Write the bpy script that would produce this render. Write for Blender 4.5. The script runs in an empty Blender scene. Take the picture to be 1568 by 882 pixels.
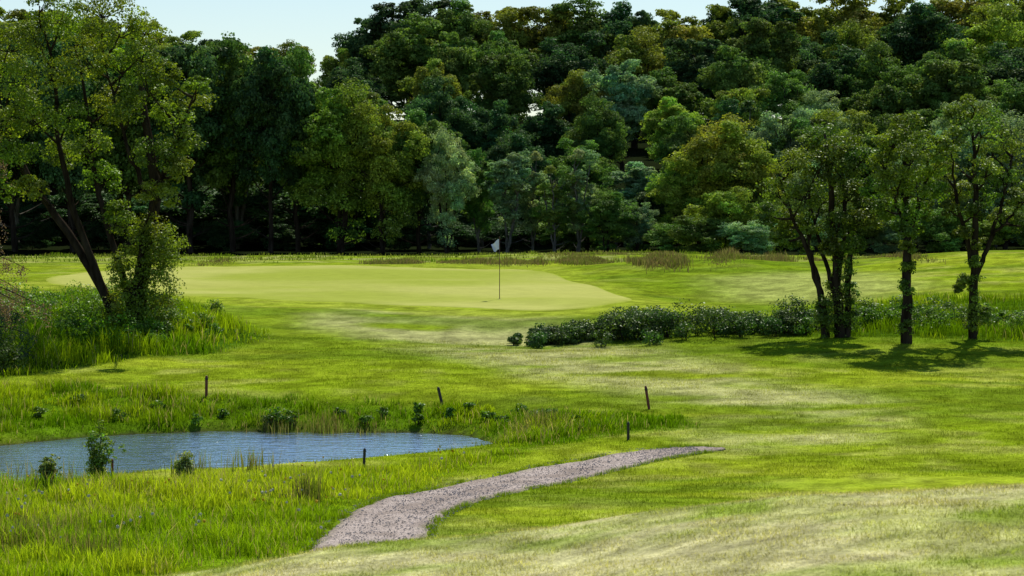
import bpy, math, numpy as np
from mathutils import Vector
rng = np.random.default_rng(7)
# ------------------------------------------------------------------ camera model
F = 4446.0; CAMZ = 4.0
PITCH = math.atan(141.0/F)
def ray(px, py):
    u = (px-784.0)/F; v = (441.0-py)/F
    return np.array([u, math.cos(PITCH)+v*math.sin(PITCH), v*math.cos(PITCH)-math.sin(PITCH)])
# ------------------------------------------------------------------ noise
_T = np.random.default_rng(3).random((256,256))
def vn(x, y, s, seed=0):
    x = np.asarray(x,float)/s+seed*17.3+1000; y = np.asarray(y,float)/s+seed*31.7+1000
    xi = np.floor(x).astype(int); yi = np.floor(y).astype(int)
    fx = x-xi; fy = y-yi
    fx = fx*fx*(3-2*fx); fy = fy*fy*(3-2*fy)
    a=_T[xi%256,yi%256]; b=_T[(xi+1)%256,yi%256]; c=_T[xi%256,(yi+1)%256]; d=_T[(xi+1)%256,(yi+1)%256]
    return (a*(1-fx)+b*fx)*(1-fy)+(c*(1-fx)+d*fx)*fy
def fbm(x,y,s,seed=0,o=3):
    r=0;w=0;a=1.0
    for i in range(o):
        r=r+a*vn(x,y,s/2**i,seed+i*5); w+=a; a*=0.55
    return r/w
def sstep(a,b,x):
    t=np.clip((np.asarray(x,float)-a)/(b-a),0,1); return t*t*(3-2*t)
# ------------------------------------------------------------------ polygons
def inside(P,x,y):
    r=np.zeros(np.shape(x),bool); n=len(P); j=n-1
    for i in range(n):
        xi,yi=P[i]; xj,yj=P[j]
        c=((yi>y)!=(yj>y))&(x<(xj-xi)*(y-yi)/((yj-yi) if yj!=yi else 1e-9)+xi)
        r^=c; j=i
    return r
def sdf(P,x,y):
    x=np.asarray(x,float);y=np.asarray(y,float)
    d=np.full(x.shape,1e9); n=len(P)
    for i in range(n):
        ax,ay=P[i]; bx,by=P[(i+1)%n]
        ex,ey=bx-ax,by-ay; L=ex*ex+ey*ey+1e-12
        t=np.clip(((x-ax)*ex+(y-ay)*ey)/L,0,1)
        d=np.minimum(d,np.hypot(x-ax-t*ex,y-ay-t*ey))
    return np.where(inside(P,x,y),-d,d)
WZ=-1.45
def on_water(px,py):
    r=ray(px,py); t=(WZ-CAMZ)/r[2]; return (r[0]*t,r[1]*t)
POND_PX=[(-200,690),(0,682),(60,676),(130,669),(200,665),(330,660),(500,662),(640,662),(720,667),(770,681),
 (735,694),(640,706),(540,715),(420,724),(340,730),(250,732),(195,737),(150,743),(60,751),(-200,756)]
POND=[on_water(*p) for p in POND_PX]
# ------------------------------------------------------------------ terrain
PD=np.array([-400,0,20,35,45,55,62,66,70,75,80,85,90.5,100,120,140,165,185,200,215,250,300,350,420,900,4000.])
PZ=np.array([-1.,-1,-1.1,-1.15,-1.2,-1.25,-1.15,-0.95,-0.70,-0.42,-0.20,-.04,0.42,0.50,0.62,0.76,0.5,0.22,0.3,1.0,5.0,9.5,13,15,16,16])
def profile(y):
    r=0
    for o,w in ((-2,.2),(-1,.2),(0,.2),(1,.2),(2,.2)): r=r+w*np.interp(y+o,PD,PZ)
    return r
CX=np.array([-30,-6,-2.4,-1.4,0.33,1.07,2.06,3.88,8,30]); CZ=np.array([-0.4,.55,1.10,1.30,1.44,1.56,1.69,1.79,1.95,2.2])
def h_base(x,y):
    x=np.asarray(x,float);y=np.asarray(y,float)
    z=profile(y)
    z=z+ (fbm(x,y,9,1)-.5)*0.34*sstep(30,60,y)*(1-.5*sstep(150,200,y))
    z=z+ (fbm(x,y,2.2,2)-.5)*0.07
    z=z+0.45*np.exp(-(((x+12.5)/4.5)**2+((y-84)/4.0)**2))
    # hollow right of the green, bank behind it, swells beyond
    z=z-0.65*np.exp(-(((x-8.5)/4.2)**2+((y-104)/6)**2))
    z=z+0.65*np.exp(-(((x-7.5)/5.0)**2+((y-126)/8)**2))
    z=z+0.95*np.exp(-(((x-22)/8)**2+((y-125)/14)**2))
    z=z+0.35*np.exp(-(((x-5)/7)**2+((y-160)/12)**2))
    z=z+0.22*np.exp(-(((x+8)/6)**2+((y-128)/7)**2))
    z=z-0.22*np.exp(-(((x-1)/5)**2+((y-83)/3.0)**2))
    s=sdf(POND,x,y)
    k=sstep(0,3.2,s)
    z=np.where(s>0, (WZ+0.01+0.20*sstep(0,.35,s))*(1-k)+z*k, WZ+0.01-0.5*sstep(0,1.2,-s))
    return z
def h(x,y):
    x=np.asarray(x,float);y=np.asarray(y,float)
    z=h_base(x,y)
    t=y-22.0
    m=np.interp(x,CX,CZ)+np.where(t<0,0.006*t,-0.10*t*t)+(fbm(x,y,1.6,9)-.5)*0.08
    m=np.maximum(m,-8)
    k=0.25; d=z-m
    return np.where(np.abs(d)<6, m+k*np.logaddexp(0,np.clip(d/k,-40,40)), np.maximum(z,m))
def place(px,py):
    r=ray(px,py); D=np.arange(30,330,0.05)
    X=r[0]/r[1]*D; Z=CAMZ+r[2]/r[1]*D
    hh=h_base(X,D); i=np.argmax(hh>=Z)
    return (X[i],D[i])
def P(lst): return [place(*p) for p in lst]
GREEN=P([(40,428),(150,414),(270,407),(560,409),(700,409),(815,412),(870,428),(930,444),(990,462),(900,474),(790,477),(700,470),(520,463),(430,461),(250,453),(120,442)])
FRINGE=P([(20,435),(150,410),(270,404),(560,405),(825,407),(890,425),(960,442),(1110,470),(960,482),(790,489),(640,482),(520,472),(400,470),(250,460)])
TALL1=P([(-200,746),(130,744),(200,735),(290,733),(400,727),(560,716),(760,694),(810,690),(660,735),(560,768),(505,800),(485,845)]) + [(-6,38),(-16,38)]
TALL2=P([(-200,592),(100,592),(330,608),(560,618),(700,624),(850,634),(960,636),(1040,640),(1050,655),(900,672),(840,682),(790,690),(770,676),(700,662),(500,659),(330,657),(0,678),(-200,688)])
TALL3=P([(-200,462),(120,462),(270,466),(330,484),(410,515),(340,540),(230,545),(0,580),(-200,585)])
TALL4=P([(1235,478),(1400,462),(1750,450),(1750,524),(1500,522),(1400,516),(1240,516)])
DRY=P([(540,470),(900,492),(1010,540),(1170,580),(1360,620),(1320,680),(1120,690),(1070,640),(980,600),(800,575),(620,530),(480,495)])
PALE2=P([(1090,425),(1200,418),(1330,418),(1420,440),(1300,462),(1120,458)])
TEE=P([(1180,735),(1700,728),(1700,790),(1250,775)])

C=lambda *a: np.array(a,float)
def mixc(a,b,t): t=np.asarray(t)[...,None]; return a*(1-t)+b*t
def gcol(x,y):
    n1=fbm(x,y,6,20); n2=fbm(x,y,1.3,22); n3=fbm(x,y,16,25); n4=fbm(x*.25,y,1.8,28); n5=fbm(x,y,.5,29)
    c=mixc(C(.20,.28,.012),C(.29,.35,.024),sstep(.25,.75,n1)) 
    c=mixc(c,C(.36,.375,.085),.6*sstep(.48,.75,n2))
    c=mixc(c,C(.11,.19,.008),.6*sstep(.48,.75,n3))
    c=mixc(c,C(.11,.185,.010),.65*sstep(.50,.68,n4))
    sd=sdf(DRY,x,y); c=mixc(c,C(.40,.40,.16),.9*sstep(1.6,-1.4,sd)*sstep(.30,.62,fbm(x*.6,y,1.8,30)))
    sp=sdf(PALE2,x,y); c=mixc(c,C(.34,.38,.10),.8*sstep(2,-2,sp))
    st=sdf(TEE,x,y); c=mixc(c,C(.27,.35,.02),.6*sstep(.5,-.5,st))
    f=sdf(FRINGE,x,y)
    c=mixc(c,C(.13,.21,.012),.75*sstep(0,.6,f)*sstep(3.2,1.2,f+1.2*(n2-.5))*sstep(108,98,y))  # semi-rough band, with the front slope's relief shading painted in as darker green
    c=mixc(c,mixc(C(.21,.285,.018),C(.29,.34,.035),n2),.85*sstep(.6,-.6,f))
    for Tp,cc in ((TALL1,C(.13,.22,.006)),(TALL2,C(.095,.18,.006)),(TALL3,C(.05,.11,.006)),(TALL4,C(.06,.12,.006))):
        c=mixc(c,cc*(.7+.6*n2[...,None]),sstep(.5,-.5,sdf(Tp,x,y)))
    c=mixc(c,mixc(C(.19,.27,.015),C(.31,.31,.11),sstep(.4,.7,n2)),sstep(138,146,y)*(1-sstep(180,184,y))*.8)
    c=c*(.70+.60*sstep(.2,.8,n5))[...,None]
    c=mixc(c,C(.012,.018,.006),sstep(180,184,y))  # forest floor: shade beneath the canopy painted in as near-black colour
    md=sstep(28,25.5,y)
    g=mixc(C(.42,.43,.16),C(.23,.30,.045),sstep(.42,.66,fbm(x,y,.55,40)))
    g=mixc(g,C(.52,.48,.25),.8*sstep(.46,.66,fbm(x*.6,y,1.1,44)))
    g=g*(.6+.8*vn(x,y,.07,47))[...,None]
    c=mixc(c,g,md)
    s=sdf(POND,x,y); c=mixc(c,C(.05,.05,.02),sstep(.12,-.05,s)*.9)
    return c
# ------------------------------------------------------------------ mesh builder
class MB:
    def __init__(s): s.V=[];s.Fc=[];s.M=[];s.K=[];s.n=0
    def quads(s,Q,mat=0,col=None):
        Q=np.asarray(Q,float); k=len(Q)
        s.V.append(Q.reshape(-1,3)); s.Fc.append(np.arange(4*k).reshape(-1,4)+s.n); s.M.append(np.full(k,mat))
        s.K.append(np.repeat(col,4,axis=0) if col is not None else np.ones((4*k,3)))
        s.n+=4*k
    def tube(s,pts,rad,mat=0,sides=7,jit=0.0):
        pts=np.asarray(pts,float); m=len(pts)
        t=np.gradient(pts,axis=0); t/=np.linalg.norm(t,axis=1)[:,None]+1e-9
        ref=np.array([[0.31,0.95,0.05]])*np.ones((m,1))
        a=np.cross(t,ref); a/=np.linalg.norm(a,axis=1)[:,None]+1e-9; b=np.cross(t,a)
        th=np.linspace(0,2*np.pi,sides,endpoint=False)
        R=np.asarray(rad)[:,None,None]*(1+jit*rng.standard_normal((m,sides,1)))
        V=pts[:,None]+R*(a[:,None]*np.cos(th)[None,:,None]+b[:,None]*np.sin(th)[None,:,None])
        i=np.arange(m-1)[:,None]*sides; j=np.arange(sides)[None]
        j2=(j+1)%sides
        Fq=np.stack([i+j,i+j2,i+sides+j2,i+sides+j],-1).reshape(-1,4)
        s.V.append(V.reshape(-1,3)); s.Fc.append(Fq+s.n); s.M.append(np.full(len(Fq),mat)); s.n+=m*sides
        s.K.append(np.ones((m*sides,3)))
    def mesh(s,name,mats,smooth=False):
        V=np.concatenate(s.V).astype(np.float32); Fq=np.concatenate(s.Fc).astype(np.int32); M=np.concatenate(s.M).astype(np.int32)
        me=bpy.data.meshes.new(name)
        me.vertices.add(len(V)); me.vertices.foreach_set('co',V.ravel())
        me.loops.add(Fq.size); me.loops.foreach_set('vertex_index',Fq.ravel())
        me.polygons.add(len(Fq)); me.polygons.foreach_set('loop_start',np.arange(0,Fq.size,4,dtype=np.int32))
        me.polygons.foreach_set('material_index',M)
        me.polygons.foreach_set('use_smooth',np.full(len(Fq),smooth))
        for m in mats: me.materials.append(m)
        if s.K:
            K=np.concatenate(s.K); K=np.concatenate([K,np.ones((len(K),1))],1).astype(np.float32)
            at=me.color_attributes.new('Col','FLOAT_COLOR','POINT'); at.data.foreach_set('color',K.ravel())
        me.update(calc_edges=True)
        return me
def obj(name,me,loc=(0,0,0),parent=None,color=None,scale=None,rz=0):
    o=bpy.data.objects.new(name,me); bpy.context.scene.collection.objects.link(o)
    o.location=loc
    if scale is not None: o.scale=scale
    o.rotation_euler[2]=rz
    if parent: o.parent=parent
    if color is not None: o.color=(*color,1)
    return o
# ------------------------------------------------------------------ materials
def newmat(name):
    m=bpy.data.materials.new(name); m.use_nodes=True; nt=m.node_tree; nt.nodes.clear()
    return m,nt,nt.nodes.new,nt.links.new
def math_n(nt,op,a,b):
    n=nt.nodes.new('ShaderNodeMath'); n.operation=op
    for i,v in enumerate((a,b)):
        if v is None: continue
        if isinstance(v,(int,float)): n.inputs[i].default_value=v
        else: nt.links.new(v,n.inputs[i])
    return n.outputs[0]
def leaf_mat(name,src='object',trans=.4,gloss=.03,tr_tint=(1.25,1.3,.5)):
    m,nt,N,L=newmat(name)
    def mulc(a,b):
        q=N('ShaderNodeMix'); q.data_type='RGBA'; q.blend_type='MULTIPLY'; q.inputs[0].default_value=1
        L(a,q.inputs[6])
        if isinstance(b,tuple): q.inputs[7].default_value=b
        else: L(b,q.inputs[7])
        return q.outputs[2]
    a=N('ShaderNodeAttribute'); a.attribute_name='Col'; base=a.outputs['Color']
    if src=='object':
        oi=N('ShaderNodeObjectInfo'); base=mulc(base,oi.outputs['Color'])
    pb=N('ShaderNodeBsdfDiffuse'); L(base,pb.inputs['Color'])
    tb=N('ShaderNodeBsdfTranslucent'); L(mulc(base,(*tr_tint,1)),tb.inputs['Color'])
    mx=N('ShaderNodeMixShader'); mx.inputs[0].default_value=trans
    L(pb.outputs[0],mx.inputs[1]); L(tb.outputs[0],mx.inputs[2])
    out=mx.outputs[0]
    if gloss>0:
        gl=N('ShaderNodeBsdfGlossy'); gl.inputs['Roughness'].default_value=.45; gl.inputs['Color'].default_value=(.9,1,.8,1)
        m2=N('ShaderNodeMixShader'); m2.inputs[0].default_value=gloss; L(out,m2.inputs[1]); L(gl.outputs[0],m2.inputs[2]); out=m2.outputs[0]
    o=N('ShaderNodeOutputMaterial'); L(out,o.inputs[0]); return m
LEAF=leaf_mat('leaf',trans=.45,gloss=.03); FLEAF=leaf_mat('forest_leaf',trans=.40,gloss=.012,tr_tint=(1.15,1.2,.6)); GRASS=leaf_mat('grass_blade','attr',.45,0,(1.25,1.25,.5))
def bark_mat(name,c1,c2,scale=6):
    m,nt,N,L=newmat(name)
    tc=N('ShaderNodeTexCoord'); mp=N('ShaderNodeMapping'); mp.inputs['Scale'].default_value=(1,1,.25); L(tc.outputs['Object'],mp.inputs[0])
    nz=N('ShaderNodeTexNoise'); nz.inputs['Scale'].default_value=scale; nz.inputs['Detail'].default_value=4; L(mp.outputs[0],nz.inputs['Vector'])
    cr=N('ShaderNodeValToRGB'); cr.color_ramp.elements[0].position=.35; cr.color_ramp.elements[1].position=.7
    cr.color_ramp.elements[0].color=(*c1,1); cr.color_ramp.elements[1].color=(*c2,1); L(nz.outputs[0],cr.inputs[0])
    pb=N('ShaderNodeBsdfDiffuse'); L(cr.outputs[0],pb.inputs['Color'])
    bp=N('ShaderNodeBump'); bp.inputs['Strength'].default_value=.8; bp.inputs['Distance'].default_value=.04; L(nz.outputs[0],bp.inputs['Height']); L(bp.outputs[0],pb.inputs['Normal'])
    o=N('ShaderNodeOutputMaterial'); L(pb.outputs[0],o.inputs[0]); return m
BARK=bark_mat('bark',(.018,.013,.009),(.055,.043,.032)); BARKP=bark_mat('bark_pale',(.07,.065,.05),(.2,.19,.16))
def ground_mat(name,sc=(26,4),lo=.5,hi=1.45,bump=.6,bd=.05,wts=(.6,.4)):
    m,nt,N,L=newmat(name)
    a=N('ShaderNodeAttribute'); a.attribute_name='Col'; tc=N('ShaderNodeTexCoord')
    tot=None
    for s,w in zip(sc,wts):
        nz=N('ShaderNodeTexNoise'); nz.inputs['Scale'].default_value=s; nz.inputs['Detail'].default_value=2.5; nz.inputs['Roughness'].default_value=.7
        L(tc.outputs['Object'],nz.inputs['Vector']); t=math_n(nt,'MULTIPLY',nz.outputs[0],w)
        tot=t if tot is None else math_n(nt,'ADD',tot,t)
    mr=N('ShaderNodeMapRange'); mr.inputs['From Min'].default_value=.36; mr.inputs['From Max'].default_value=.64
    mr.inputs['To Min'].default_value=lo; mr.inputs['To Max'].default_value=hi; L(tot,mr.inputs['Value'])
    hs=N('ShaderNodeHueSaturation'); L(a.outputs['Color'],hs.inputs['Color']); L(mr.outputs[0],hs.inputs['Value'])
    pb=N('ShaderNodeBsdfDiffuse'); L(hs.outputs[0],pb.inputs['Color'])
    bp=N('ShaderNodeBump'); bp.inputs['Strength'].default_value=bump; bp.inputs['Distance'].default_value=bd; L(tot,bp.inputs['Height']); L(bp.outputs[0],pb.inputs['Normal'])
    o=N('ShaderNodeOutputMaterial'); L(pb.outputs[0],o.inputs[0]); return m
def simple(name,c,rough=.6,var=.3,scale=20):
    m,nt,N,L=newmat(name); tc=N('ShaderNodeTexCoord'); nz=N('ShaderNodeTexNoise'); nz.inputs['Scale'].default_value=scale; nz.inputs['Detail'].default_value=4
    L(tc.outputs['Object'],nz.inputs['Vector']); hs=N('ShaderNodeHueSaturation'); hs.inputs['Color'].default_value=(*c,1)
    L(math_n(nt,'ADD',math_n(nt,'MULTIPLY',nz.outputs[0],2*var),1-var),hs.inputs['Value'])
    pb=N('ShaderNodeBsdfPrincipled'); pb.inputs['Roughness'].default_value=rough; L(hs.outputs[0],pb.inputs['Base Color'])
    o=N('ShaderNodeOutputMaterial'); L(pb.outputs[0],o.inputs[0]); return m
# ------------------------------------------------------------------ ground sheet
def geo(a,b,n): return np.geomspace(a,b,n)
gx=np.concatenate([-geo(24,2500,28)[::-1],np.arange(-23.7,23.8,.25),geo(24,2500,28)])
gy=np.concatenate([-geo(2,400,10)[::-1],np.arange(0,12,1.),np.arange(12,82,.25),np.arange(82,150,.4),np.arange(150,420,3.),geo(420,4000,14)])
X,Y=np.meshgrid(gx,gy); Z=h(X,Y)
def grid_obj(name,X,Y,Z,col,mat):
    m,n=X.shape
    b=MB(); b.V=[np.stack([X,Y,Z],-1).reshape(-1,3)]
    i=np.arange(m-1)[:,None]*n+np.arange(n-1)[None]
    b.Fc=[np.stack([i,i+1,i+n+1,i+n],-1).reshape(-1,4)]; b.M=[np.zeros((m-1)*(n-1),int)]; b.K=[col.reshape(-1,3)]
    return obj(name,b.mesh(name,[mat],True))
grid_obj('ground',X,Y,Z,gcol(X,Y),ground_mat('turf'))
# ------------------------------------------------------------------ putting green
def smooth_loop(pts,n,it=3):
    p=np.array(pts)
    for _ in range(it):
        q=np.roll(p,-1,0); p=np.stack([.75*p+.25*q,.25*p+.75*q],1).reshape(-1,2)
    L=np.r_[0,np.cumsum(np.hypot(*(np.roll(p,-1,0)-p).T))]; pp=np.vstack([p,p[:1]])
    s=np.linspace(0,L[-1],n); return np.stack([np.interp(s,L,pp[:,0]),np.interp(s,L,pp[:,1])],1)
lp=smooth_loop(GREEN,260); cc=np.array(place(650,446))
rr=np.linspace(0.001,1,90)[:,None,None]
G=cc+rr*(lp-cc)[None]
gX,gY=G[...,0],G[...,1]
gn=fbm(gX,gY,5,60); gc=mixc(C(.36,.385,.08),C(.44,.45,.125),gn); gc=mixc(gc,C(.27,.335,.035),.7*sstep(.46,.66,fbm(gX,gY,11,63)))
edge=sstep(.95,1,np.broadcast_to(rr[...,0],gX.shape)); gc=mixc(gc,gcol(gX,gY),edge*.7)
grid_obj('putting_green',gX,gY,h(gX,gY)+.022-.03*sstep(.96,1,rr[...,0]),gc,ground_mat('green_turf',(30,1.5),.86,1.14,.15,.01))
# ------------------------------------------------------------------ path
UP=[(1108,687),(1050,685),(1000,689),(900,704),(800,719),(700,741),(620,758),(554,777),(502,806),(480,838)]
LO=[(1112,690),(1060,697),(1000,708),(900,731),(800,752),(728,770),(686,787),(660,806),(650,832)]
U=np.array(P(UP)); Lw=np.array(P(LO)+[place(652,850)])
U=np.vstack([U,[-3.2,38.5],[-4.5,34],[-7,30.5],[-12,28.5]]); Lw=np.vstack([Lw,[-1.6,38.5],[-2.8,33],[-6,29],[-11.5,27]])
def resamp(p,n):
    for _ in range(3):
        q=np.stack([.75*p[:-1]+.25*p[1:],.25*p[:-1]+.75*p[1:]],1).reshape(-1,2); p=np.vstack([p[:1],q,p[-1:]])
    t=np.linspace(0,len(p)-1,n); return np.stack([np.interp(t,np.arange(len(p)),p[:,k]) for k in (0,1)],1)
U=resamp(U,700); Lw=resamp(Lw,700)
w=np.linspace(0,1,30)[None,:,None]
jr=(fbm(np.arange(700)*.12,np.zeros(700),1.5,3)-.5)[:,None]*.35; jl=(fbm(np.arange(700)*.12,np.zeros(700)+9,1.5,5)-.5)[:,None]*.35
dirn=(U-Lw)/np.maximum(np.linalg.norm(U-Lw,axis=1)[:,None],.1)
G=(U+dirn*jr)[:,None]*(1-w)+(Lw+dirn*jl)[:,None]*w
pX,pY=G[...,0],G[...,1]
PATH=[tuple(p) for p in U[::16]]+[tuple(p) for p in Lw[::-16]]
wv=np.abs(w[...,0]-.5)*2
pc=mixc(C(.36,.295,.25),C(.50,.42,.365),sstep(.3,.7,fbm(pX,pY,.6,70)))
rut=np.exp(-((wv-.5)/.16)**2); pc=mixc(pc,C(.56,.475,.42),.5*np.broadcast_to(rut,pX.shape))
pc=mixc(pc,C(.22,.22,.09),sstep(.72,1.1,wv+.45*(fbm(pX,pY,.35,77)-.5))*.8)
grid_obj('gravel_path',pX,pY,h(pX,pY)+.03-.035*sstep(.88,1,wv)+.012*(vn(pX,pY,.25,5)-.5)-.02*rut,pc,ground_mat('gravel',(38,9),.42,1.5,1,.045,(.7,.3)))
b=MB(); n=8000; i=rng.integers(60,640,n); tt=np.clip(rng.normal(.5,.33,n),-.06,1.06)[:,None]
q=U[i]*(1-tt)+Lw[i]*tt+rng.normal(0,.03,(n,2)); r=(.007+.016*rng.random(n)**2)[:,None]
z=h(q[:,0],q[:,1])+.028; c3=np.c_[q,z]; kc=np.repeat(.28+.34*rng.random((n,1)),3,1)*C(1,.87,.78)
a=rng.random(n)*6.28; e1=np.c_[np.cos(a),np.sin(a),0*a]*r; e2=np.c_[-np.sin(a),np.cos(a),0*a]*r*.7; up=np.c_[0*a,0*a,r[:,0]*.7]
for s1,s2 in ((e1,e2),(e2,-e1),(-e1,-e2),(-e2,e1)):
    b.quads(np.stack([c3+s1,c3+s2,c3+up+s2*.45,c3+up+s1*.45],1),0,kc)
b.quads(np.stack([c3+up+e1*.45,c3+up+e2*.45,c3+up-e1*.45,c3+up-e2*.45],1),0,kc)
obj('gravel_stones',b.mesh('gravel_stones',[ground_mat('stone',(50,20),.8,1.2,.2,.01)]))
# ------------------------------------------------------------------ water
m,nt,N,L=newmat('water')
df=N('ShaderNodeBsdfDiffuse'); df.inputs['Color'].default_value=(.04,.09,.12,1)
gl=N('ShaderNodeBsdfGlossy'); gl.inputs['Color'].default_value=(.86,.95,1,1); gl.inputs['Roughness'].default_value=.13
tc=N('ShaderNodeTexCoord'); mp=N('ShaderNodeMapping'); mp.inputs['Scale'].default_value=(1,1.9,1); L(tc.outputs['Object'],mp.inputs[0])
nz=N('ShaderNodeTexNoise'); nz.inputs['Scale'].default_value=2.4; nz.inputs['Detail'].default_value=3; nz.inputs['Roughness'].default_value=.5; L(mp.outputs[0],nz.inputs['Vector'])
bp=N('ShaderNodeBump'); bp.inputs['Strength'].default_value=1.0; bp.inputs['Distance'].default_value=.08; L(nz.outputs[0],bp.inputs['Height']); L(bp.outputs[0],gl.inputs['Normal'])
mx=N('ShaderNodeMixShader'); mx.inputs[0].default_value=.86; L(df.outputs[0],mx.inputs[1]); L(gl.outputs[0],mx.inputs[2])
o=N('ShaderNodeOutputMaterial'); L(mx.outputs[0],o.inputs[0])
pp=np.array(POND); cp=pp.mean(0); dl=(pp-cp); dl=dl/np.linalg.norm(dl,axis=1)[:,None]
ex=pp+dl*.15
me=bpy.data.meshes.new('pond_water'); me.from_pydata([(a,b_,WZ) for a,b_ in ex],[],[list(range(len(ex)))]); me.materials.append(m); obj('pond_water',me)
# ------------------------------------------------------------------ grass
def blades(b,x,y,ht,wd,col,bend=.35,two=False,z0=None):
    n=len(x); z=(h(x,y) if z0 is None else z0)-.01
    th=rng.random(n)*2*np.pi; a=np.stack([np.cos(th),np.sin(th),0*th],-1)*(wd/2)[:,None]
    ph=rng.random(n)*2*np.pi; ln=np.stack([np.cos(ph),np.sin(ph),0*ph],-1)*(ht*bend*rng.random(n))[:,None]
    p0=np.stack([x,y,z],-1); up=np.zeros((n,3)); up[:,2]=ht
    if two:
        p1=p0+up*.6+ln*.35; p2=p0+up+ln
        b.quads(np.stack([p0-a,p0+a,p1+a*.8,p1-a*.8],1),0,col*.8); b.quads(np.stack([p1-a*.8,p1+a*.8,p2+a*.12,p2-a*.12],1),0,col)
    else:
        p2=p0+up+ln; b.quads(np.stack([p0-a,p0+a,p2+a*.2,p2-a*.2],1),0,col)
def scatter(n,y0,y1,power=1.0,k=.19,m=1.2):
    y=y0+(y1-y0)*rng.random(n)**power; x=(rng.random(n)*2-1)*(k*y+m); return x,y
b=MB()
x,y=scatter(230000,15,26.5)
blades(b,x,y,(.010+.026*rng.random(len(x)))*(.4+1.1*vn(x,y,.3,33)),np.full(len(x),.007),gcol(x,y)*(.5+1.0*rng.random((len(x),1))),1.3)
x,y=scatter(360000,42,84,1.0)
ok=(sdf(POND,x,y)>.1)&~inside(PATH,x,y)&~inside(TEE,x,y); x,y=x[ok],y[ok]
cl=vn(x,y,.5,80)
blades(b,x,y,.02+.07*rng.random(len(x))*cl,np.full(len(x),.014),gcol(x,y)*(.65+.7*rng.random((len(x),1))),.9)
n=12000; i=rng.integers(40,690,n); sd=rng.random(n)<.5; q=np.where(sd[:,None],U[i],Lw[i])+rng.normal(0,.05,(n,2)); g0=vn(q[:,0],q[:,1],.4,12)
ok=g0>.45; q=q[ok]; blades(b,q[:,0],q[:,1],.03+.06*rng.random(len(q)),np.full(len(q),.012),C(.17,.26,.015)*(.6+.7*rng.random((len(q),1))),.7,z0=h(q[:,0],q[:,1])+.01)
obj('mown_grass',b.mesh('mown_grass',[GRASS]))
b=MB()
def tall(poly,n,y0,y1,hmin,hmax,col,col2,wd=.016,cs=.8,seed=0,straw=.06,edge=.4,near=.45):
    x,y=scatter(n,y0,y1,1.0,.19,2.5)
    s=sdf(poly,x,y); sp=sdf(POND,x,y); ok=(s<rng.random(len(x))*edge)&(sp>-.03)&(~inside(PATH,x,y)); x,y,s,sp=x[ok],y[ok],s[ok],sp[ok]
    cl=fbm(x,y,cs,90+seed,2); c2=sstep(.3,.75,cl)
    keep=rng.random(len(x))<.4+.6*c2; x,y,s,c2,sp=x[keep],y[keep],s[keep],c2[keep],sp[keep]
    ht=(hmin+(hmax-hmin)*c2*(.5+.6*rng.random(len(x))))*(.45+.55*sstep(.2,-.8,s))*(near+(1-near)*sstep(0,1.6,sp))
    c=mixc(col,col2,sstep(.3,.7,fbm(x,y,2.5,95+seed)))*(.55+.8*rng.random((len(x),1)))
    st=rng.random(len(x))<straw*2*vn(x,y,2,19+seed); c[st]=C(.40,.35,.17)*(.7+.6*rng.random((st.sum(),1)))
    ht=ht*np.where(st,1.25,1)
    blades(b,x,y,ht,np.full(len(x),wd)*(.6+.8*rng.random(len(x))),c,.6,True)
tall(TALL1,320000,36,64,.07,.36,C(.24,.40,.010),C(.46,.56,.025),.014,.8,1,.09,near=.3)
tall(TALL2,300000,60,79,.06,.34,C(.13,.26,.005),C(.36,.48,.016),.017,.5,2,.07,near=.8)
tall(TALL3,120000,72,98,.15,.65,C(.12,.25,.006),C(.30,.43,.012),.024,1.1,3,.03)
tall(TALL4,90000,76,100,.12,.42,C(.12,.23,.006),C(.29,.40,.014),.022,1.0,4,.03)
obj('tall_grass',b.mesh('tall_grass',[GRASS]))
b=MB()
for (x0,x1,yy,n,hh) in ((565,640,403,2200,.3),(680,740,402,1800,.28),(750,830,403,2400,.34),(860,930,402,2600,.32),(975,1040,401,3600,.5),(1090,1200,400,4500,.5),(310,345,403,700,.25),(1240,1420,398,2500,.3),(830,1060,392,2200,.2)):
    A=np.array(place(x0,yy)); B=np.array(place(x1,yy)); t=rng.random(n)
    q=A+(B-A)*t[:,None]; x=q[:,0]+rng.normal(0,.25,n); y=q[:,1]+rng.normal(0,1.8,n)
    v=vn(x,y*.3,.7,7); ht=hh*(.15+1.1*v**1.3)*(.6+.5*rng.random(n))
    c=mixc(C(.20,.15,.11),C(.16,.21,.04),np.clip(rng.random(n)**1.3+.5*(vn(x,y,1.2,3)-.5),0,1))*(.6+.7*rng.random((n,1)))
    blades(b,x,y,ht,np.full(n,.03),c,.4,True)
x=rng.uniform(-28,34,26000); y=rng.uniform(140,182,26000); v=vn(x,y,1.6,41); ok=v>.62; x,y,v=x[ok],y[ok],v[ok]
blades(b,x,y,.08+.5*(v-.62),np.full(len(x),.045),mixc(C(.12,.22,.01),C(.24,.25,.08),vn(x,y,3,8))*(.6+.7*rng.random((len(x),1))),.5,True)
for (px,py,n,sp,hh) in ((800,668,260,.5,.25),(835,655,400,.25,.4),(560,660,160,.3,.2),(500,662,300,.2,.35),(430,658,300,.3,.3),(470,770,160,.12,.6),(380,720,120,.25,.4),(285,728,100,.2,.45),(70,746,120,.5,.5),(830,668,200,.5,.2),(40,830,500,.5,.4),(130,850,300,.4,.35)):
    q=place(px,py); x=q[0]+rng.normal(0,sp,n); y=q[1]+rng.normal(0,sp*1.2,n)
    c=mixc(C(.30,.23,.13),C(.16,.26,.02),rng.random(n))*(.6+.6*rng.random((n,1)))
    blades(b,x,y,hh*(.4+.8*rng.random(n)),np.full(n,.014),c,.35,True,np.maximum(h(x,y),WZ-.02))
obj('reeds',b.mesh('reeds',[GRASS]))
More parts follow.
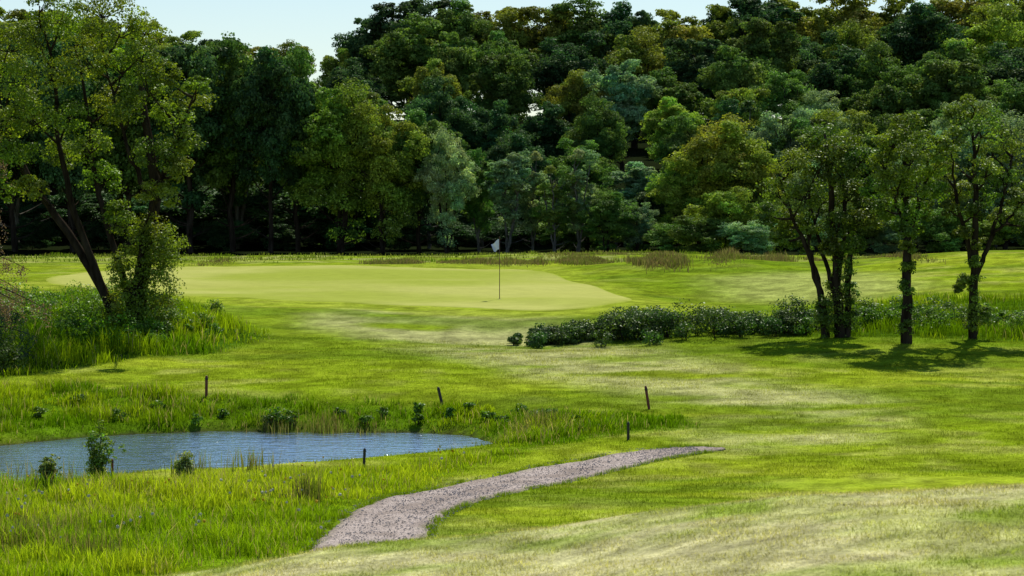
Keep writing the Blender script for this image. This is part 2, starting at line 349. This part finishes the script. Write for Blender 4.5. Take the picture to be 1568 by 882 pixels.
# dandelions
b=MB()
Mw=simple('dandelion_seed',(.62,.60,.50),.9,.15); My=simple('dandelion_petal',(.75,.5,.02),.9,.15)
x,y=scatter(1200,41,58); ok=inside(TALL1,x,y)&(vn(x,y,1.6,55)>.45); x,y=x[ok][:120],y[ok][:120]
for xx,yy in zip(x,y):
    zz=float(h(xx,yy))+.20+.14*rng.random(); r=.014+.012*rng.random(); mt=0 if rng.random()<.7 else 1
    n=14; d=rng.standard_normal((n,3)); d/=np.linalg.norm(d,axis=1)[:,None]
    t1=np.cross(d,[.3,.5,.8]); t1/=np.linalg.norm(t1,axis=1)[:,None]; t2=np.cross(d,t1); c=np.array([xx,yy,zz])+d*r*.8
    b.quads(np.stack([c-t1*r*.6-t2*r*.6,c+t1*r*.6-t2*r*.6,c+t1*r*.6+t2*r*.6,c-t1*r*.6+t2*r*.6],1),mt)
obj('dandelion_flowers',b.mesh('dandelion_flowers',[Mw,My]))
# ------------------------------------------------------------------ foliage helpers
def rdir(n,upb=0):
    d=rng.standard_normal((n,3)); d[:,2]+=upb; return d/np.linalg.norm(d,axis=1)[:,None]
def leaves(b,c,nrm,size,mat,asp=.42,col=None):
    n=len(c); r=rdir(n); t=np.cross(nrm,r); t/=np.linalg.norm(t,axis=1)[:,None]+1e-9
    s=np.cross(nrm,t); size=np.broadcast_to(size,(n,))[:,None]
    if col is None: col=np.repeat(.7+.6*rng.random((n,1)),3,1)
    b.quads(np.stack([c-t*size*.55,c+s*size*asp,c+t*size*.55,c-s*size*asp],1),mat,col)
def clump(b,cen,R,sub,per,size,mat,flat=.8,subr=.42,outb=.7,upn=.5):
    d=rdir(sub,.25); sc=cen+d*(R*(.55+.45*rng.random((sub,1))))*np.array([1,1,flat])
    sr=R*subr*(.6+.7*rng.random(sub))
    d2=rdir(sub*per,.3); rad=np.repeat(sr,per)*(.3+.75*rng.random(sub*per)**.6)
    p=np.repeat(sc,per,0)+d2*rad[:,None]*np.array([1.2,1.2,.7])
    nr=d2*outb+np.repeat(d,per,0)*.4+rng.standard_normal((len(p),3))*.6+np.array([0,0,upn]); nr/=np.linalg.norm(nr,axis=1)[:,None]
    v=(.75+.5*rng.random())*np.repeat(.7+.6*rng.random(sub),per)*(.6+.8*rng.random(sub*per))
    hr=1+.12*rng.standard_normal(); col=v[:,None]*np.array([np.clip(hr,.78,1.22),1,1])
    leaves(b,p,nr,size*(.6+.8*rng.random(len(p))),mat,col=col); return sc
def branch(b,a,c,r0,r1,mat=0,sides=5,sag=.12,n=6):
    t=np.linspace(0,1,n)[:,None]; L=np.linalg.norm(c-a); mid=(a+c)/2+np.array([0,0,-sag*L])+rng.standard_normal(3)*L*.06
    p=(1-t)**2*a+2*t*(1-t)*mid+t*t*c; b.tube(p,r0+(r1-r0)*t[:,0],mat,sides)
def wiggle(pts,n,amp):
    pts=np.array(pts,float); t=np.linspace(0,len(pts)-1,n)
    p=np.stack([np.interp(t,np.arange(len(pts)),pts[:,k]) for k in range(3)],1)
    q=p.copy(); q[1:-1]=(p[:-2]+2*p[1:-1]+p[2:])/4; q[1:-1]+=rng.standard_normal((n-2,3))*amp; return q
# ------------------------------------------------------------------ forest variants (10 m units)
def forest_tree(seed,kind):
    global rng; keep=rng; rng=np.random.default_rng(seed); b=MB(); H=10.
    if kind=='beech': base,cr,L,sub,per,ls=2.2,3.4,50,17,66,.155
    elif kind=='alder': base,cr,L,sub,per,ls=1.8,2.3,40,15,54,.135
    elif kind=='willow': base,cr,L,sub,per,ls=1.0,3.6,52,17,62,.135
    else: base,cr,L,sub,per,ls=0.2,5.0,48,16,66,.20
    ch=(H-base)/2; cz=base+ch
    cs=[]
    for i in range(L):
        d=rdir(1,.3)[0]; f=.45+.50*rng.random()
        if i<L*.2: f*=.5
        p=np.array([d[0]*cr*f,d[1]*cr*f,cz+d[2]*ch*f*1.02])
        k=1.0-.35*max(0,(cz-p[2])/ch); p[0]*=k;p[1]*=k
        cs.append(p)
    cs=np.array(cs)
    top=np.array([rng.normal(0,.3),rng.normal(0,.3),H*.85])
    stems=[wiggle([(0,0,-.5),(rng.normal(0,.1),0,base),(top[0]*.5,top[1]*.5,cz),top],14,.05)]
    if kind in('alder','willow'):
        for k in range(3 if kind=='willow' else 2):
            a=rng.random()*6.28; stems.append(wiggle([(0,0,-.3),(math.cos(a)*.5,math.sin(a)*.5,base+.6),(math.cos(a)*1.1,math.sin(a)*1.1,cz),(math.cos(a)*1.4,math.sin(a)*1.4,H*.75)],12,.06))
    r0={'beech':.24,'alder':.12,'willow':.15,'bush':.12}[kind]
    for s in stems: b.tube(s,np.linspace(r0,.035,len(s)),0,7,.05)
    allp=np.vstack([s[2:] for s in stems])
    for c in cs:
        lr=cr*(.20+.16*rng.random())
        dd=np.linalg.norm(allp-(c-np.array([0,0,1.2])),axis=1); a=allp[np.argmin(dd)]
        branch(b,a,c,.06,.02)
        clump(b,c,lr,sub,per,ls,1,.75,.38,.7,.6)
    for k in range(6 if kind=='beech' else 3):
        a=stems[0][rng.integers(2,5)]; th=rng.random()*6.28; branch(b,a,a+np.array([math.cos(th)*1.8,math.sin(th)*1.8,.6]),.05,.012)
    me=b.mesh('forest_'+kind,[BARKP if kind=='alder' else BARK,FLEAF]); rng=keep; return me
VAR={'beech':[forest_tree(100+i,'beech') for i in range(4)],'alder':[forest_tree(200+i,'alder') for i in range(3)],
     'willow':[forest_tree(300+i,'willow') for i in range(3)],'bush':[forest_tree(400+i,'bush') for i in range(2)]}
forest=bpy.data.objects.new('forest',None); bpy.context.scene.collection.objects.link(forest)
COLS={'dark':C(.060,.130,.042),'mid':C(.135,.23,.042),'yel':C(.31,.37,.045),'olive':C(.26,.31,.042),'grey':C(.28,.40,.19),'lime':C(.28,.40,.05)}
def ftree(px,d,topy,kind,coln,wk=1.0):
    r=ray(px,topy); x=r[0]/r[1]*d; zt=CAMZ+r[2]/r[1]*d; zg=float(h(x,d)); H=max(zt-zg,2.2); s=H/10.
    me=VAR[kind][rng.integers(len(VAR[kind]))]
    ws=s*wk*(.85+.35*rng.random())
    if kind=='beech': ws=max(ws,.75)
    c=COLS[coln]*(.75+.5*rng.random())*np.array([np.clip(1+.08*rng.standard_normal(),.85,1.10),1,1])
    obj('forest_tree',me,(x,d,zg-.1),forest,np.clip(c,.01,.55),(ws,ws,s),rng.random()*6.28)
def row(d,sp,pts,kinds,cols,jt=12,x0=-260,x1=1830,wk=1.0):
    px=x0
    xs=[p[0] for p in pts]; ys=[p[1] for p in pts]
    while px<x1:
        dd=d+rng.normal(0,2.5)
        t=np.interp(px,xs,ys)+rng.normal(0,jt)
        ftree(px,dd,t,rng.choice(kinds),rng.choice(cols),wk)
        px+=sp*F/d*(.7+.6*rng.random())
row(318,5.0,[(-300,-10),(150,10),(250,40),(330,52),(450,85),(520,70),(570,32),(610,12),(760,8),(900,12),(1150,10),(1200,-10),(1900,-25)],['beech'],['mid','olive','olive','dark','yel'],8)
row(290,5.5,[(-300,40),(250,70),(450,105),(560,60),(620,40),(860,45),(1000,52),(1200,28),(1900,5)],['beech','beech','willow'],['mid','olive','dark','olive','yel','mid'],11)
row(265,5.5,[(-300,60),(450,130),(560,105),(640,85),(860,95),(1050,95),(1200,70),(1900,40)],['beech','beech','willow'],['dark','mid','grey','olive','mid'],13)
row(240,5.2,[(-300,60),(450,120),(560,130),(700,130),(860,150),(1060,145),(1200,110),(1400,115),(1900,90)],['beech','beech','willow'],['mid','dark','grey','mid','lime'],17)
row(220,4.8,[(-300,60),(300,80),(470,110),(600,160),(740,185),(860,200),(950,215),(1050,210),(1200,160),(1400,160),(1900,120)],['beech','alder','willow'],['mid','dark','grey','lime','mid'],18)
row(203,4.4,[(-300,70),(300,90),(450,110),(560,140),(650,170),(740,230),(850,250),(960,275),(1050,260),(1200,215),(1400,190),(1900,150)],['alder','beech'],['dark','mid','dark'],16)
for px,d,ty,k,c,wk in ((-60,192,60,'beech','mid',.8),(20,194,75,'beech','dark',.8),(110,192,80,'beech','dark',.8),(200,193,70,'beech','mid',.75),(290,191,55,'beech','dark',.72),(355,193,65,'beech','mid',.7),(415,190,85,'beech','dark',.65),(455,193,80,'beech','mid',.6),
    (520,191,115,'willow','lime',.8),(585,190,165,'willow','lime',.9),(640,192,175,'beech','mid',.9),(685,190,190,'willow','grey',.8),(735,192,225,'alder','mid',.9),(775,190,222,'alder','grey',1),(815,192,228,'alder','grey',1),(850,190,250,'alder','mid',1),
    (885,191,225,'alder','grey',1),(930,190,285,'willow','mid',1.1),(975,191,300,'willow','grey',1),(900,196,260,'willow','mid',1),(1045,198,235,'willow','yel',1),(1105,198,170,'willow','yel',.95),(1160,197,235,'willow','yel',1),
    (1200,205,150,'willow','grey',.8),(1250,198,215,'willow','grey',.9),(1330,200,180,'willow','mid',.9),(1400,196,215,'willow','grey',1),(1470,200,160,'willow','grey',.9),(1540,198,165,'willow','grey',.9),(1620,198,170,'willow','mid',.9),(1700,198,170,'willow','mid',.9)):
    ftree(px,d,ty,k,c,wk)
for px,d,ty,c,wk in ((1070,178,325,'mid',1.3),(1110,180,280,'lime',1),(1150,177,350,'grey',1.6),(1190,180,300,'mid',1.1),(1030,185,345,'mid',1.4),(1240,182,320,'grey',1.2),(1300,184,300,'mid',1.3),(1370,184,330,'grey',1.4),(1440,184,310,'mid',1.3),(1510,184,330,'lime',1.4),(1590,184,310,'mid',1.4),
    (620,196,330,'dark',1.6),(700,197,340,'dark',1.6),(780,197,345,'dark',1.8),(860,196,345,'mid',1.8),(930,195,340,'mid',1.6),(530,197,340,'dark',1.7),(440,198,345,'dark',1.7),(350,198,345,'dark',1.7),(260,198,345,'dark',1.7),(150,198,345,'dark',1.7),(50,198,345,'dark',1.7),(985,192,350,'mid',1.5)):
    ftree(px,d,ty,'bush',c,wk)
for i in range(44):
    px=-350+i*52+rng.normal(0,8); ftree(px,209+rng.normal(0,2),300+rng.normal(0,12),'bush','dark',2.0)
# ------------------------------------------------------------------ hero trees
def hero(name,base,stems,blobs,color,leaf=.075,sub=16,per=60,depth=1.3,ivy=(),subr=.42):
    bx,by=place(*base); s=by/F; bz=float(h(bx,by)); b=MB()
    cv=lambda px,py,dy=0: np.array([(px-base[0])*s,dy,(base[1]-py)*s])
    allp=[]
    for st in stems:
        r0=st[0]; dy=rng.normal(0,.35); n=len(st)-1
        pts=[cv(p[0],p[1],dy*i/n*2.0) for i,p in enumerate(st[1:])]
        if st[1][1]>base[1]-40: pts[0][2]-=.25
        w_=wiggle(pts,18,.02); b.tube(w_,r0*np.linspace(1,.22,18),0,9,.06); allp.append(w_[3:])
    allp=np.vstack(allp)
    for (px,py,r) in blobs:
        c=cv(px,py,rng.uniform(-depth,depth)); R=r*s
        tgt=c-np.array([0,0,R*1.0]); a=allp[np.argmin(np.linalg.norm((allp-tgt)*np.array([1,.6,1]),axis=1))]
        branch(b,a,c,.045,.014,n=7)
        sc=clump(b,c,R*1.15,sub,per,leaf,1,.85,subr,.5)
        for q in sc[:9]: branch(b,c-np.array([0,0,R*.3]),q,.014,.005,sides=4,n=4,sag=.02)
    for (px,py,r,dn) in ivy:
        clump(b,cv(px,py,rng.uniform(-.15,.15)),r*s,16,int(70*dn),leaf*.85,1,1.1,.45)
    me=b.mesh(name,[BARK,LEAF]); return obj(name,me,(bx,by,bz),None,color)
Lst=[(.17,(188,505),(165,455),(130,400),(95,345),(60,300),(30,250),(5,190),(-10,130)),
     (.14,(185,505),(160,450),(135,380),(110,320),(100,260),(85,190),(90,120),(70,50)),
     (.13,(205,505),(195,440),(170,370),(150,310),(140,240),(130,150),(110,70)),
     (.24,(212,508),(212,430),(228,350),(235,300),(225,230),(215,160),(200,80),(190,20)),
     (.10,(232,330),(258,250),(280,190),(300,140)),(.08,(228,300),(200,240),(180,170),(160,90)),
     (.20,(208,508),(205,450),(215,400),(222,350))]
Lbl=[(60,60,42),(120,38,42),(165,20,38),(195,50,38),(20,70,38),(-20,110,45),(30,130,36),(85,115,36),(140,95,38),(190,105,32),(228,90,30),(235,140,32),(285,150,28),(310,135,18),(262,180,28),(275,215,26),
  (205,170,28),(160,160,30),(110,175,30),(60,185,32),(10,190,34),(-30,200,40),(35,240,30),(90,235,28),(145,225,32),(240,240,28),(275,260,24),(155,275,28),(60,290,22),(10,285,26),(250,300,26),(180,330,22),(100,30,30),(225,45,26),(75,15,30),(150,60,30),(255,115,22),(40,160,26)]
hero('alder_tree',(205,508),Lst,Lbl,C(.175,.245,.020),.066,18,72,1.6,subr=.36,ivy=[(205,490,36,1),(235,470,34,1),(190,470,30,1),(248,440,32,1),(225,430,32,1),(200,400,26,.9),(245,395,32,1),(215,370,26,.9),(260,410,26,.9),(190,420,24,.9),(235,350,26,.9),(175,490,26,1),(258,370,24,.9),(195,350,22,.9),(210,450,34,1),(250,480,26,1),(225,380,28,1)])
A=[(.10,(1262,515),(1258,450),(1242,395),(1218,345),(1200,295),(1190,250)),(.17,(1287,517),(1282,430),(1276,350),(1270,270),(1262,205)),(.11,(1296,517),(1300,430),(1310,350),(1318,290),(1310,230)),
   (.07,(1275,440),(1255,370),(1240,300),(1232,240)),(.08,(1283,420),(1295,350),(1293,280),(1290,220)),(.09,(1270,516),(1262,470),(1250,420),(1238,370),(1240,320))]
Ab=[(1262,212,26),(1235,228,26),(1290,222,26),(1315,245,22),(1210,255,26),(1250,262,28),(1285,265,28),(1192,295,24),(1225,300,26),(1262,305,28),(1300,300,26),(1328,290,18),(1180,330,18),(1210,340,22),(1245,345,22),(1282,345,22),(1315,338,22),(1195,365,14),(1300,375,16),(1230,375,14),(1325,320,16),(1275,240,24),(1270,380,14)]
hero('hawthorn_tree',(1285,517),A,Ab,C(.115,.18,.018),.060,17,82,1.2,ivy=[(1285,495,24,1),(1290,465,21,1),(1283,435,19,1),(1292,410,18,.9),(1262,500,18,.9),(1302,490,18,.9),(1287,385,16,.8),(1300,450,16,.9),(1258,470,14,.8)])
Bt=[(.17,(1387,527),(1388,430),(1391,350),(1385,270),(1390,200)),(.07,(1390,370),(1372,310),(1358,250)),(.07,(1390,360),(1412,300),(1425,240))]
Bb=[(1388,198,24),(1365,220,24),(1408,222,24),(1385,245,26),(1352,255,22),(1420,255,22),(1370,285,24),(1402,285,26),(1345,290,20),(1430,290,18),(1360,320,20),(1390,325,22),(1418,322,18),(1375,355,14),(1405,352,14),(1440,225,14)]
hero('hawthorn_tree',(1387,527),Bt,Bb,C(.135,.21,.018),.060,17,80,1.1,ivy=[(1387,500,12,.8),(1388,470,12,.9),(1388,440,12,.9),(1389,410,12,.8),(1390,380,12,.8)])
Ct=[(.15,(1490,519),(1490,430),(1492,340),(1490,260),(1485,180)),(.09,(1492,430),(1514,375),(1535,310),(1550,240)),(.08,(1490,410),(1470,345),(1455,285),(1450,230)),(.05,(1520,360),(1560,320),(1590,270))]
Cb=[(1488,165,22),(1462,185,22),(1515,182,22),(1540,205,22),(1490,205,24),(1450,215,20),(1560,235,22),(1520,235,24),(1468,245,24),(1445,265,18),(1498,265,22),(1535,270,22),(1575,275,20),(1465,295,20),(1510,300,20),(1550,305,20),(1450,320,14),(1485,325,16),(1530,335,16),(1585,310,18),(1560,345,14),(1470,355,12)]
hero('hawthorn_tree',(1490,519),Ct,Cb,C(.155,.22,.03),.058,15,64,1.2,subr=.38,ivy=[(1490,495,14,.9),(1491,465,14,.9),(1491,435,15,.9),(1472,430,10,1),(1470,440,9,1),(1492,400,12,.8),(1492,375,10,.7),(1512,480,13,.8)])
def conifer(name,base,hpx,color,seed,reach=3.4,nb=60,z0=.30,droop=.35,hang=.45):
    bx,by=place(*base); s=by/F; b=MB(); bz=float(h(bx,by)); H=hpx*s
    b.tube(wiggle([(0,0,-.2),(0,0,H*.5),(0,0,H)],14,.02),np.linspace(.16,.02,14),0,8)
    for k in range(nb):
        z=H*(z0+(.98-z0)*k/nb); R=reach*(1-.75*z/H)*(.6+.6*rng.random()); th=rng.random()*6.28
        e=np.array([math.cos(th)*R,math.sin(th)*R,z-droop*R]); a=np.array([0,0,z])
        t=np.linspace(0,1,9)[:,None]; mid=(a+e)/2+np.array([0,0,.10*R]); p=(1-t)**2*a+2*t*(1-t)*mid+t*t*e
        b.tube(p,np.linspace(.022,.005,9),0,5)
        for q in range(30):
            f=.15+.85*rng.random(); c=p[int(f*8)]+rng.normal(0,.10,3); L=.12+hang*rng.random()
            n=34; tt=rng.random(n); cc_=c+np.array([rng.normal(0,.3),rng.normal(0,.3),-1])*(tt*L)[:,None]+rng.normal(0,.04,(n,3))
            leaves(b,cc_,rdir(n),.045,1,.28)
    return obj(name,b.mesh(name,[BARK,LEAF]),(bx,by,bz),None,color)
conifer('larch_tree',(-75,590),500,C(.19,.12,.105),5)
conifer('spruce_tree',(-45,560),200,C(.04,.085,.06),6,2.3,34,.1,.25,.22)
# ------------------------------------------------------------------ shrubs
def shrub(name,pts,color,leaf=.05,sub=10,per=45,subr=.5,flat=.8):
    b=MB(); o0=None
    for (px,py,r,hm) in pts:
        x,y=place(px,py); s=y/F
        if o0 is None: o0=np.array([x,y,float(h(x,y))])
        z=float(h(x,y)); R=max(r*s,hm*.5)
        c=np.array([x,y,z+hm*.45])-o0
        for k in range(4): branch(b,np.array([x,y,z-.05])-o0+np.array([rng.normal(0,.05),0,0]),c+rdir(1,.5)[0]*R*.6,.012,.004,sides=4,n=4,sag=0)
        clump(b,c,max(hm*.5,.12)*1.1,sub,per,leaf,1,flat,subr)
    return obj(name,b.mesh(name,[BARK,LEAF]),tuple(o0),None,color)
pts=[]
for i in range(125):
    t=rng.random(); px=800+t*430; top=(.32+.45*sstep(0,.3,t))*(.55+.9*float(vn(px,0,45,3)))
    py=524-14*t+rng.normal(0,5)-3*sstep(0,.3,t); pts.append((px,py,10,top*(.45+.65*rng.random())))
for i in range(16): pts.append((785+rng.random()*120,524+rng.normal(0,3),8,.28))
shrub('bramble_hedge',pts,C(.055,.110,.020),.052,12,50)
pts=[(1225+rng.random()*360,498+rng.normal(0,9),10,.3+.45*rng.random()) for i in range(60)]
shrub('nettle_patch',pts,C(.10,.19,.016),.055,10,42)
pts=[(rng.uniform(-60,330),0,10,.4+.7*rng.random()) for i in range(110)]
pts=[(p[0],495+rng.normal(0,13)+(12 if p[0]>200 else 0),p[2],p[3]*(.55 if p[0]>285 else 1)) for p in pts]
shrub('undergrowth_shrub',pts,C(.12,.225,.014),.055,11,44)
shrub('elder_shrub',[(5,572,16,.9),(-10,570,16,1.1),(18,570,10,.6),(8,560,14,.9),(-35,575,14,1.1)],C(.09,.17,.016),.06,16,60)
pts=[(x_,y_,8,h_) for x_,y_,h_ in ((425,652,.42),(445,650,.35),(410,655,.3),(585,640,.28),(640,650,.25),(690,640,.25),(750,645,.3),(820,650,.4),(845,648,.35),(520,640,.25),(340,640,.25),(240,630,.28),(880,650,.22),(300,650,.2),(560,650,.2),(770,650,.3),(120,620,.3),(60,640,.3),(180,645,.3),(640,632,.25),(720,632,.25),(800,638,.3))]
shrub('dock_plants',pts,C(.10,.20,.012),.05,9,38)
def sapling(name,base,topy,wpx,color):
    bx,by=place(*base); s=by/F; bz=max(float(h(bx,by)),WZ-.1); b=MB(); H=(base[1]-topy)*s
    for k in range(9):
        th=rng.random()*6.28; r=wpx*s*(.3+.7*rng.random()); e=np.array([math.cos(th)*r,math.sin(th)*r,H*(.55+.45*rng.random())])
        branch(b,np.array([rng.normal(0,.04),rng.normal(0,.04),-.05]),e,.012,.004,sides=4,n=6,sag=-.05)
        for q in range(9):
            f=.15+.85*q/9; c=e*f+rng.normal(0,.05,3); clump(b,c,.11,4,15,.035,1)
    return obj(name,b.mesh(name,[BARK,LEAF]),(bx,by,bz),None,color)
sapling('willow_sapling',(150,744),640,30,C(.17,.27,.04))
sapling('willow_sapling',(75,750),700,7,C(.2,.25,.07))
sapling('willow_sapling',(283,734),700,4,C(.2,.26,.07))
# ------------------------------------------------------------------ marker stakes
SD=simple('stake_dark',(.035,.03,.028),.7); SR=simple('stake_red',(.16,.035,.025),.6)
def stake(px,py,topy,tilt,mat,wpx=4.4):
    x,y=place(px,py); s=y/F; H=(py-topy)*s; w_=wpx*s/2; b=MB()
    prof=[(-.15,w_*.9),(0,w_),(H*.8,w_),(H*.93,w_*.97),(H*.97,w_*.7),(H,w_*.3),(H+.001,.0005)]
    b.tube([(0,0,p[0]) for p in prof],[p[1] for p in prof],0,12)
    b.tube([(0,0,H*.80),(0,0,H*.81),(0,0,H*.88),(0,0,H*.89)],[w_*1.01,w_*1.12,w_*1.12,w_*1.01],1,12)
    o=obj('marker_stake',b.mesh('marker_stake',[mat,SD],True),(x,y,float(h(x,y)))); o.rotation_euler=(math.radians(3),math.radians(tilt),0)
stake(316,608,575,1,SR); stake(677,620,592,-13,SD); stake(994,627,590,-9,SR); stake(962,674,646,0,SD); stake(557,718,686,3,SD); stake(172,734,702,0,SR)
# ------------------------------------------------------------------ golf flag
x,y=place(765,459); s=y/F; H=94*s
pole=bpy.data.objects.new('golf_flag',None); bpy.context.scene.collection.objects.link(pole); pole.location=(x,y,float(h(x,y))+.02)
b=MB(); b.tube([(0,0,-.1),(0,0,.1),(0,0,H*.5),(0,0,H),(0,0,H+.005)],[.014,.014,.012,.010,.001],0,10); b.tube([(0,0,H-.01),(0,0,H+.01),(0,0,H+.03),(0,0,H+.04)],[.01,.022,.018,.001],0,10)
obj('flagstick',b.mesh('flagstick',[simple('stick',(.10,.035,.02),.5)],True),parent=pole)
nu,nv=26,20; uu,vv=np.meshgrid(np.linspace(0,1,nu),np.linspace(0,1,nv))
fx=-(.02+.27*uu*(1-.35*vv)); fy=.05*np.sin(uu*9+vv*2)*uu; fz=H-.04-.36*vv-.20*uu+.12*uu*vv+.02*np.sin(uu*7)
fm=simple('flag_cloth',(.55,.60,.88),.8,.12,8)
b=MB(); b.V=[np.stack([fx,fy,fz],-1).reshape(-1,3)]; i=np.arange(nv-1)[:,None]*nu+np.arange(nu-1)[None]; b.Fc=[np.stack([i,i+1,i+nu+1,i+nu],-1).reshape(-1,4)]; b.M=[np.zeros((nv-1)*(nu-1),int)]
obj('cloth',b.mesh('cloth',[fm],True),parent=pole)
b=MB(); b.tube([(0,0,.012),(0,0,.005),(0,0,-.1)],[.054,.054,.054],0,20); obj('hole_cup',b.mesh('hole_cup',[simple('cup',(.7,.7,.7),.5)],True),parent=pole)
# ------------------------------------------------------------------ light
EL=math.radians(50); az=math.radians(14)
sv=Vector((math.sin(az)*math.cos(EL),math.cos(az)*math.cos(EL),math.sin(EL)))
ld=bpy.data.lights.new('sun','SUN'); ld.energy=5.0; ld.angle=math.radians(.5); ld.color=(1,.95,.86)
lo=bpy.data.objects.new('sun',ld); bpy.context.scene.collection.objects.link(lo); lo.rotation_euler=sv.to_track_quat('Z','Y').to_euler(); lo.location=(0,0,60)
wd=bpy.data.worlds.new('World'); bpy.context.scene.world=wd; wd.use_nodes=True; nt=wd.node_tree
bg=nt.nodes['Background']; sk=nt.nodes.new('ShaderNodeTexSky'); sk.sky_type='NISHITA'; sk.sun_disc=False; sk.sun_elevation=EL; sk.sun_rotation=az
sk.air_density=1.0; sk.dust_density=.1; sk.ozone_density=3.5
nt.links.new(sk.outputs[0],bg.inputs[0]); bg.inputs[1].default_value=.105
# ------------------------------------------------------------------ camera
cd=bpy.data.cameras.new('camera'); cam=bpy.data.objects.new('camera',cd); bpy.context.scene.collection.objects.link(cam)
cam.location=(0,0,CAMZ); cam.rotation_euler=(math.pi/2-PITCH,0,0); cd.sensor_width=36; cd.lens=F*36/1568; cd.clip_end=6000; cd.clip_start=.1
cd.dof.use_dof=True; cd.dof.focus_distance=95; cd.dof.aperture_fstop=8
sc=bpy.context.scene; sc.camera=cam
sc.view_settings.view_transform='Standard'; sc.view_settings.look='None'; sc.view_settings.exposure=0
